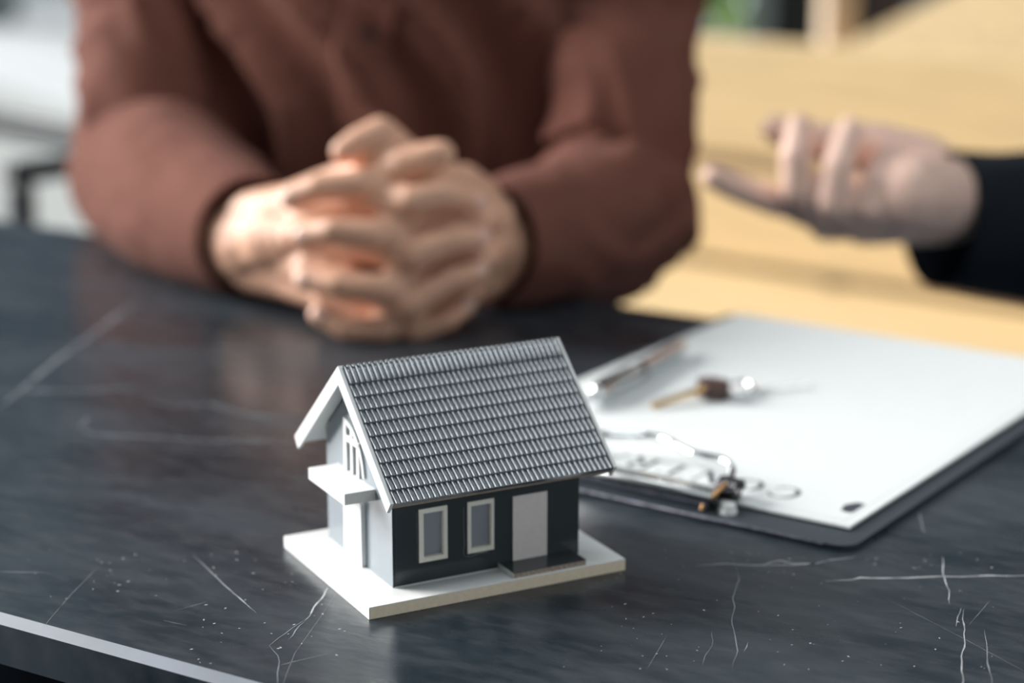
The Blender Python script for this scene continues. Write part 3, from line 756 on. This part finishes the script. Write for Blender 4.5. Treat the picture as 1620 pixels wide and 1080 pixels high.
# shirt
shirt = empty('shirt', man.location); shirt.parent = man; shirt.location = (0, 0, 0)
def keep_s(o):
    o.parent = shirt; o.matrix_parent_inverse = Matrix.Translation(man.location).inverted(); return o
f1 = crease(.12, 26, 3, (.3, .3, .9)); g1_ = cloth_noise(.07, 18)
f2 = crease(.16, 24, 11, (.5, -.2, .8)); g2_ = cloth_noise(.07, 20, seed=4)
cR = at_y(352, 374, 1.205); cL = at_y(838, 378, 1.178)
def arm(up, upr, fo, forr, fu, ff):
    o = sleeve(man, up, upr, M['shirt'], fu, .03); o.name = 'upper_sleeve'; keep_s(o)
    o = sleeve(man, fo, forr, M['shirt'], lambda t, a, p: ff(t, a, p)*(1 if t < .9 else .3), .03); keep_s(o)
arm([Rsh+Vector((.01, 0, .01)), at_y(240, 20, 1.50), at_y(232, 160, 1.435), at_y(236, 250, 1.405), at_y(262, 300, 1.385)], [.075, .056, .053, .053, .035],
    [at_y(186, 238, 1.45), at_y(196, 245, 1.44), at_y(222, 264, 1.41), at_y(262, 294, 1.36), at_y(325, 340, 1.27), at_y(402, 374, 1.19)], [.004, .032, .054, .057, .050, .037],
    lambda t, a, p: f1(t, a, p)+g1_(t, a, p), lambda t, a, p: f1(t, a, p)*(.9 if t < .35 else .35)+g1_(t, a, p))
arm([Lsh+Vector((-.01, 0, .01)), at_y(985, 10, 1.39), at_y(980, 160, 1.335), at_y(985, 250, 1.31), at_y(960, 310, 1.29)], [.075, .056, .052, .050, .035],
    [at_y(1040, 300, 1.33), at_y(1030, 305, 1.325), at_y(1005, 322, 1.305), at_y(965, 340, 1.270), at_y(885, 366, 1.215), at_y(776, 385, 1.163)], [.004, .032, .050, .054, .048, .037],
    lambda t, a, p: f2(t, a, p)+g2_(t, a, p), lambda t, a, p: f2(t, a, p)*.8+g2_(t, a, p))
def tf(p, a):
    q = Vector((p.x*9, p.y*9, p.z*3.0)); w = noise.noise(q+Vector((2, 7, 1)))*.016
    s = p.dot(ax)*17+p.z*3.0+1.8*noise.noise(Vector((p.x*4, p.y*4, p.z*5)))
    r = 1-abs(2*(s-math.floor(s))-1)
    return w*1.5+.030*r*r
b0 = mc_-fwd*.01
rings = [(b0+fwd*.02, .155, .115, TZ-.30), (b0+fwd*.02, .16, .115, TZ-.12), (b0+fwd*.02, .165, .112, TZ+.05), (b0+fwd*.01, .178, .108, TZ+.18), (b0, .18, .095, TZ+.26), (b0, .14, .075, TZ+.315), (b0+fwd*.01, .075, .065, TZ+.345)]
o, dense = torso('shirt_front', man, rings, ax, M['shirt'], tf, 160); keep_s(o); o.name = 'shirt_body'
def torso_front(xo, z, lift=.003):
    for d0, d1 in zip(dense, dense[1:]):
        if d0[3] <= z <= d1[3]:
            t = (z-d0[3])/(d1[3]-d0[3]+1e-9); c = d0[0].lerp(d1[0], t); rx = d0[1]+(d1[1]-d0[1])*t; ry = d0[2]+(d1[2]-d0[2])*t; break
    e = 2.5; y = -ry*(1-abs(xo/rx)**e)**(1/e); p = Vector((c.x, c.y, z))+ax*xo+ay*y; n_ = (ax*xo+ay*y).normalized()
    return p+n_*(tf(p, 0)+lift), n_
V = []; nz = 44; xs_ = [-.019, -.0185, -.015, 0, .015, .0185, .019]; PX = .052
for i in range(nz+1):
    z = TZ-.27+.59*i/nz
    z = min(z, TZ+.31)
    for j, x in enumerate(xs_):
        p, n_ = torso_front(PX+x, z, (-.002 if j in (0, 6) else .0035)); V.append(p)
nx = len(xs_)
o = mesh_obj('placket', V, [[i*nx+j, i*nx+j+1, (i+1)*nx+j+1, (i+1)*nx+j] for i in range(nz) for j in range(nx-1)], M['shirt'], None, True); keep_s(o)
for zb in (TZ+.045+.094, TZ+.215, TZ+.045, TZ-.04):
    p, n_ = torso_front(PX, zb, .0035)
    b = cyl('button', p-n_*.001, p+n_*.0025, .0058, M['button'], None); keep_s(b)
# collar
V, Fc = [], []
for i in range(25):
    a = radians(-70+320*i/24)
    d = ax*cos(a-pi/2+radians(0))+ay*sin(a-pi/2); c = mc_+Vector((0, 0, .055))+fwd*.015
    for r_, z_ in ((.062, 0), (.057, .04), (.075, .012)): V.append(c+Vector((d.x, d.y, 0))*r_*1.05+Vector((0, 0, z_)))
for i in range(24):
    for j in range(2): Fc.append([i*3+j, i*3+j+1, i*3+j+4, i*3+j+3])
keep_s(mesh_obj('collar', V, Fc, M['shirt'], None, True))
# trousers
def trousers(par, hipc, ax_, fw, m, seat_z=.47):
    ch = []
    for s in (-1, 1):
        hip = Vector((hipc.x, hipc.y, seat_z+.08))+ax_*s*.085; kn_ = hip+fw*.40+Vector((0, 0, -.02)); an = Vector((kn_.x, kn_.y, .10))-fw*.06
        ch.append([V4(hip, .085), V4(kn_, .062), V4(kn_.lerp(an, .5), .055), V4(an, .045), ])
        ft = an-Vector((0, 0, .055)); o = tube('shoe', [ft-fw*.06, ft+fw*.02, ft+fw*.12, ft+fw*.18], [(.034, .04), (.04, .042), (.042, .03), (.02, .018)], M['button'], None, 16); keep(o, par)
    blob_body('trousers', ch, [(Vector((hipc.x, hipc.y, seat_z+.10)), (.16, .12, .11), Matrix((ax_, Vector((-ax_.y, ax_.x, 0)), Vector((0, 0, 1)))).transposed())], .008, m, par, 2)
trousers(man, b0, ax, fwd, M['trousers'])


def yoke(a, b, c, m, keepf, nm):
    pts = catmull([a+(a-c)*.16-Vector((0, 0, .03)), a+Vector((0, 0, -.004)), a.lerp(c, .5)+Vector((0, 0, .022)), c+Vector((0, 0, .035)), b.lerp(c, .5)+Vector((0, 0, .022)), b+Vector((0, 0, -.004)), b+(b-c)*.16-Vector((0, 0, .03))], 6)
    n = len(pts); v, f = tube_geo(pts, [.030+.050*sin(pi*min(max(i/(n-1), .0), 1))**.45 for i in range(n)], 40)
    keepf(mesh_obj(nm, v, f, m, None, True))
yoke(Rsh, Lsh, mc_, M['shirt'], keep_s, 'shirt_yoke')
# ---- second person: only the gesturing hand and dark sleeve reach into view
gp = empty('person', (.80, 1.34, .45))
tag(gp, 'person in black jacket at the right gesturing with an open palm', 'person')
YG = 1.25
ch = []
wG = Y_(1530, 318, 1.26, .027)
mG = [Y_(1275, 322, 1.245, .0125), Y_(1312, 345, 1.232, .0125), Y_(1368, 352, 1.222, .0122), Y_(1420, 350, 1.220, .0115)]   # index, middle, ring, little knuckles
W0 = Vector(wG[:3])
for i, q in enumerate(mG):
    b = Vector(q[:3]); a = W0+Vector((-.012, (.012, .004, -.004, -.010)[i], (.006, .0, -.004, -.006)[i]))
    ch.append([V4(a, .021), V4(a.lerp(b, .5)-Vector((0, 0, .001)), .0175), V4(b, q[3]+.003)])
ch.append([V4(W0, .026), Y_(1480, 312, 1.230, .026), Y_(1440, 303, 1.207, .025), Y_(1405, 330, 1.222, .015)])       # heel of the hand
ch.append([mG[0], Y_(1228, 318, 1.232, .0105), Y_(1172, 300, 1.222, .0092), Y_(1128, 280, 1.216, .0080)])             # index, stretched out
ch.append([mG[1], Y_(1262, 300, 1.215, .0108), Y_(1258, 245, 1.215, .0102), Y_(1264, 200, 1.228, .0088)])             # middle, curling up
ch.append([mG[2], Y_(1318, 320, 1.205, .0108), Y_(1325, 262, 1.205, .0102), Y_(1344, 206, 1.220, .0088)])             # ring
ch.append([mG[3], Y_(1378, 330, 1.200, .0100), Y_(1385, 285, 1.205, .0094), Y_(1408, 240, 1.222, .0080)])             # little
ch.append([V4(W0, .024), Y_(1455, 262, 1.28, .022), Y_(1385, 232, 1.285, .0165), Y_(1310, 226, 1.285, .0130), Y_(1262, 218, 1.283, .0115), Y_(1226, 204, 1.280, .0095)])  # thumb behind
gel = at_y(2080, 430, 1.34); gR = Vector((.62, 1.30, TZ+.29)); gL = Vector((.98, 1.30, TZ+.29))
ch += [[wG, V4(W0.lerp(gel, .5), .034), V4(gel, .034), V4(gR, .045), V4((gR+gL)/2+Vector((0, 0, .03)), .06), V4(gL, .045)]]
gLe = Vector((1.02, 1.25, TZ+.0)); gLw = Vector((.90, .98, TZ-.10))
ch += [[V4(gL, .045), V4(gLe, .034), V4(gLw, .026), V4(gLw+Vector((-.03, -.07, .0)), .02)]]
for k in range(4):
    a = gLw+Vector((-.03+.016*(k-1.5), -.07, 0)); ch.append([V4(a, .013), V4(a+Vector((0, -.04, 0)), .0095), V4(a+Vector((0, -.06, -.025)), .008)])
ch.append([V4(gLw+Vector((-.03, -.02, 0)), .014), V4(gLw+Vector((-.065, -.06, 0)), .011), V4(gLw+Vector((-.07, -.085, -.01)), .009)])
gm = (gR+gL)/2; gax = Vector((1, 0, 0)); gay = Vector((0, 1, 0)); gf = Vector((0, -1, 0))
ghc = gm+Vector((0, 0, .27))+gf*.04
ch += [[V4(gm, .07), V4(gm+Vector((0, 0, .1)), .05), V4(ghc-Vector((0, 0, .05)), .048)]]
B2, gs = head_blobs(ghc, gf)
B2 += [(gm-Vector((0, 0, .12)), (.13, .075, .2)), (gm-Vector((0, 0, .36)), (.12, .075, .2))]
blob_body('body', ch, B2, .0026, M['skin2'], gp, 3)
face_parts(gp, ghc, gf, gs, M['hair'])
jacket = empty('jacket', (0, 0, 0)); jacket.parent = gp
def keep_j(o): o.parent = jacket; o.matrix_parent_inverse = Matrix.Translation(gp.location).inverted(); return o
gj = cloth_noise(.10, 14, seed=8)
cG = at_y(1488, 345, 1.252)
o = sleeve(gp, [gR, gR.lerp(gel, .6), gel+Vector((.02, 0, 0)), at_y(1840, 385, 1.32), at_y(1660, 362, 1.28), cG], [.08, .065, .062, .056, .050, .044], M['jacket'], gj, .04); keep_j(o)
o = sleeve(gp, [gL, gL.lerp(gLe, .6), gLe, gLe.lerp(gLw, .5), gLw], [.08, .062, .06, .05, .042], M['jacket'], gj, .04); keep_j(o)
# hanging cuff edge of the sleeve
v0, v1, v2, v3 = at_y(1440, 385, 1.235), at_y(1474, 452, 1.235), at_y(1575, 462, 1.25), at_y(1560, 330, 1.235)
prism('sleeve_cuff', [v0, v1, v2, v3], (0, .05, .004), M['jacket'], None); keep_j(bpy.data.objects['sleeve_cuff'])
yoke(gR, gL, gm, M['jacket'], keep_j, 'jacket_yoke')
gr = [(gm, .165, .12, TZ-.30), (gm, .165, .12, TZ-.1), (gm, .175, .118, TZ+.1), (gm, .19, .105, TZ+.24), (gm, .15, .08, TZ+.32), (gm, .075, .065, TZ+.355)]
o, _ = torso('jacket_body', gp, gr, gax, M['jacket'], lambda p, a: .008*noise.noise(p*9), 72); keep_j(o)
trousers(gp, gm, gax, gf, M['trousers'])

# ------------------------------------------------------------------ chairs
def chair(loc, rz, label, seat_z=.46, back=True):
    c = empty('stool', loc, rz); tag(c, label, 'stool', 'black metal stools')
    box('seat', (-.21, -.2, seat_z-.03), (.21, .22, seat_z), M['metal_black'], c, .008)
    for sx in (-1, 1):
        for sy in (-1, 1): box('leg', (sx*.19-.014, sy*.19-.014, .001), (sx*.19+.014, sy*.19+.014, seat_z-.03), M['metal_black'], c, .003)
    return c
chair((b0.x-fwd.x*.02, b0.y-fwd.y*.02, 0), math.atan2(ax.y, ax.x), 'black metal stool the person in the brown shirt sits on')
chair((gm.x, gm.y+.02, 0), 0, 'black metal stool the person in the black jacket sits on')
# low framed armchair half seen at the left: post and arm bar
pa0 = at_y(30, 262, 1.92)
ac = empty('metal_stand', (pa0.x, pa0.y, 0), radians(45))
tag(ac, 'black square-tube metal stand behind the table at the far left', 'stand')
def lb(name, a, b, m=M['metal_black'], bev=.003): return box(name, a, b, m, ac, bev)
zt_ = pa0.z+.004
for yy in (0, .55):
    lb('post', (-.011, yy-.011, .001), (.011, yy+.011, zt_-.022)); lb('post', (.239, yy-.011, .001), (.261, yy+.011, zt_-.022))
    lb('top_rail', (-.013, yy-.012, zt_-.021), (.263, yy+.012, zt_))
lb('cross_rail', (.239, .012, zt_-.05), (.258, .538, zt_-.022)); lb('lower_shelf', (-.01, .012, .2), (.26, .538, .22))

# ------------------------------------------------------------------ wooden bench
bq0 = at_z(1070, 405, -.30); bq1 = at_z(1620, 490, -.30)
bd = (bq1-bq0); bd.z = 0; bd.normalize(); bang = math.atan2(bd.y, bd.x)
bench = empty('wooden_bench', (bq0.x, bq0.y, 0), bang)
tag(bench, 'pale oak plank bench with a high back along the right side', 'bench')
Lb0, Lb1 = -.30, 1.0
def bb(name, a, b, m=M['wood'], bev=.003): return box(name, a, b, m, bench, bev)
bb('back_plank', (Lb0, 0, .600), (Lb1, .03, .752)); bb('back_plank', (Lb0, 0, .456), (Lb1, .03, .578))
bb('back_frame', (Lb0+.05, .031, .3), (Lb1-.05, .05, .70), M['wood_grey'])
for i in range(3): bb('seat_plank', (Lb0, -.002-.155*(i+1)+.004, .418), (Lb1, -.002-.155*i, .446))
for x in (Lb0+.1, .4, Lb1-.13):
    bb('bench_leg', (x, -.42, .001), (x+.05, -.37, .417)); bb('bench_leg', (x, -.07, .001), (x+.05, -.02, .417)); bb('seat_rail', (x+.051, -.4, .36), (x+.08, -.03, .417))
kq = Matrix.Rotation(-bang, 4, 'Z') @ (at_z(1322, 452, -.304)-Vector((bq0.x, bq0.y, 0)))
cyl('wood_knot', (kq.x, kq.y, .4462), (kq.x, kq.y, .4475), .016, M['wood_dark'], bench)
# timber framing behind the bench
def behind(px0, px1, py, Y): a, b = at_y(px0, py, Y), at_y(px1, py, Y); return a.x, b.x
xa, xb = behind(1300, 1346, 40, 3.3)
o = box('timber_post', (xa, 3.25, 0), (xb, 3.35, 2.3), M['wood_grey'], None, .004); tag(o, 'square pale timber post standing behind the bench', 'post')
xc = behind(1338, 1600, 40, 3.3)
panel = empty('timber_stair', (at_y(1450, 60, 3.3).x, 3.3, 0)); tag(panel, 'pale timber stair side rising to the right behind the bench', 'stairs')
s0_ = at_y(1330, 75, 3.2); s1_ = at_y(1500, -12, 3.2-.13); dd = (s1_-s0_); sn = Vector((-dd.y, dd.x, 0)).normalized()
def pk(name, pts, off, m): o = prism(name, pts, off, m, None); return keep(o, panel)
far = s0_+dd*4
low = Vector((0, 0, -.30))
q_ = s0_-dd*.12
pk('stringer', [q_, far, far+low, q_+low], sn*.04, M['wood'])
for i in range(7):
    p = s0_+dd*(i*.55)+sn*.041; hd = Vector((dd.x, dd.y, 0)).normalized()*.24
    pk('tread', [p, p+hd, p+hd+Vector((0, 0, -.03)), p+Vector((0, 0, -.03))], sn*.7, M['wood'])
for i in range(5):
    p = Vector((s0_.x, s0_.y, 0))+Vector((dd.x, dd.y, 0))*(.42*i+.15)-sn*.002; hd = Vector((dd.x, dd.y, 0))*.415; zt0 = s0_.z+dd.z*(.42*i+.15)-.31
    pk('side_board', [p, p+hd, p+hd+Vector((0, 0, zt0+dd.z*.415)), p+Vector((0, 0, zt0))], sn*.02, M['wood'])
xd, xe = behind(1226, 1290, 40, 3.9)
o = box('dark_cabinet', (xd, 3.9, 0), (xe+.1, 4.2, 1.5), M['pot'], None, .005); tag(o, 'narrow dark cabinet between the shrub and the timber post', 'cabinet')
xd, xe = behind(1180, 1222, 40, 3.85)
M['bluegrey'] = mat('blue_grey_paint', (.30, .36, .42), .6)
o = box('pillar', (xd, 3.85, 0), (xe, 3.95, 1.6), M['bluegrey'], None, .004); tag(o, 'slim blue-grey pillar between the green shrub and the dark cabinet', 'pillar')
xd, xe = behind(1345, 1400, 30, 4.4)
o = box('brown_crate', (xd-.02, 4.4, 0), (xe+.05, 4.7, 1.2), mat('dark_brown_timber', (.10, .06, .05), .7), None, .005); tag(o, 'dark brown crate seen between the timber post and stair', 'crate')
# shrub
sc = at_y(1105, 12, 3.7)
shrub = empty('potted_shrub', (sc.x, 3.7, 0)); tag(shrub, 'bright green leafy shrub in a dark pot behind the bench', 'plant')
v, f = tube_geo([Vector((0, 0, .001)), Vector((0, 0, .35))], [.10, .13], 24); mesh_obj('pot', v, f, M['pot'], shrub)
tube('stem', [(0, 0, .3), (.01, 0, .5), (0, .01, sc.z)], .010, M['wood_dark'], shrub)
for i in range(280):
    a, b_ = random.uniform(0, 2*pi), random.uniform(-1, 1); r_ = .075*random.uniform(.3, 1)**.5
    c = Vector((cos(a)*sqrt(1-b_*b_)*r_, sin(a)*sqrt(1-b_*b_)*r_, sc.z+.10+b_*.22))
    dr = Vector((c.x, c.y, .3*(c.z-sc.z-.1)+random.uniform(-.03, .04))).normalized(); sd_ = dr.cross(Vector((random.uniform(-.6, .6), random.uniform(-.6, .6), 1))).normalized()
    L = random.uniform(.035, .06); w = L*.36
    mesh_obj('leaf', [c, c+dr*L*.4+sd_*w, c+dr*L, c+dr*L*.4-sd_*w, c+dr*L*.45+Vector((0, 0, -.006))], [[0, 1, 4], [1, 2, 4], [2, 3, 4], [3, 0, 4]], M['leaf'], shrub)
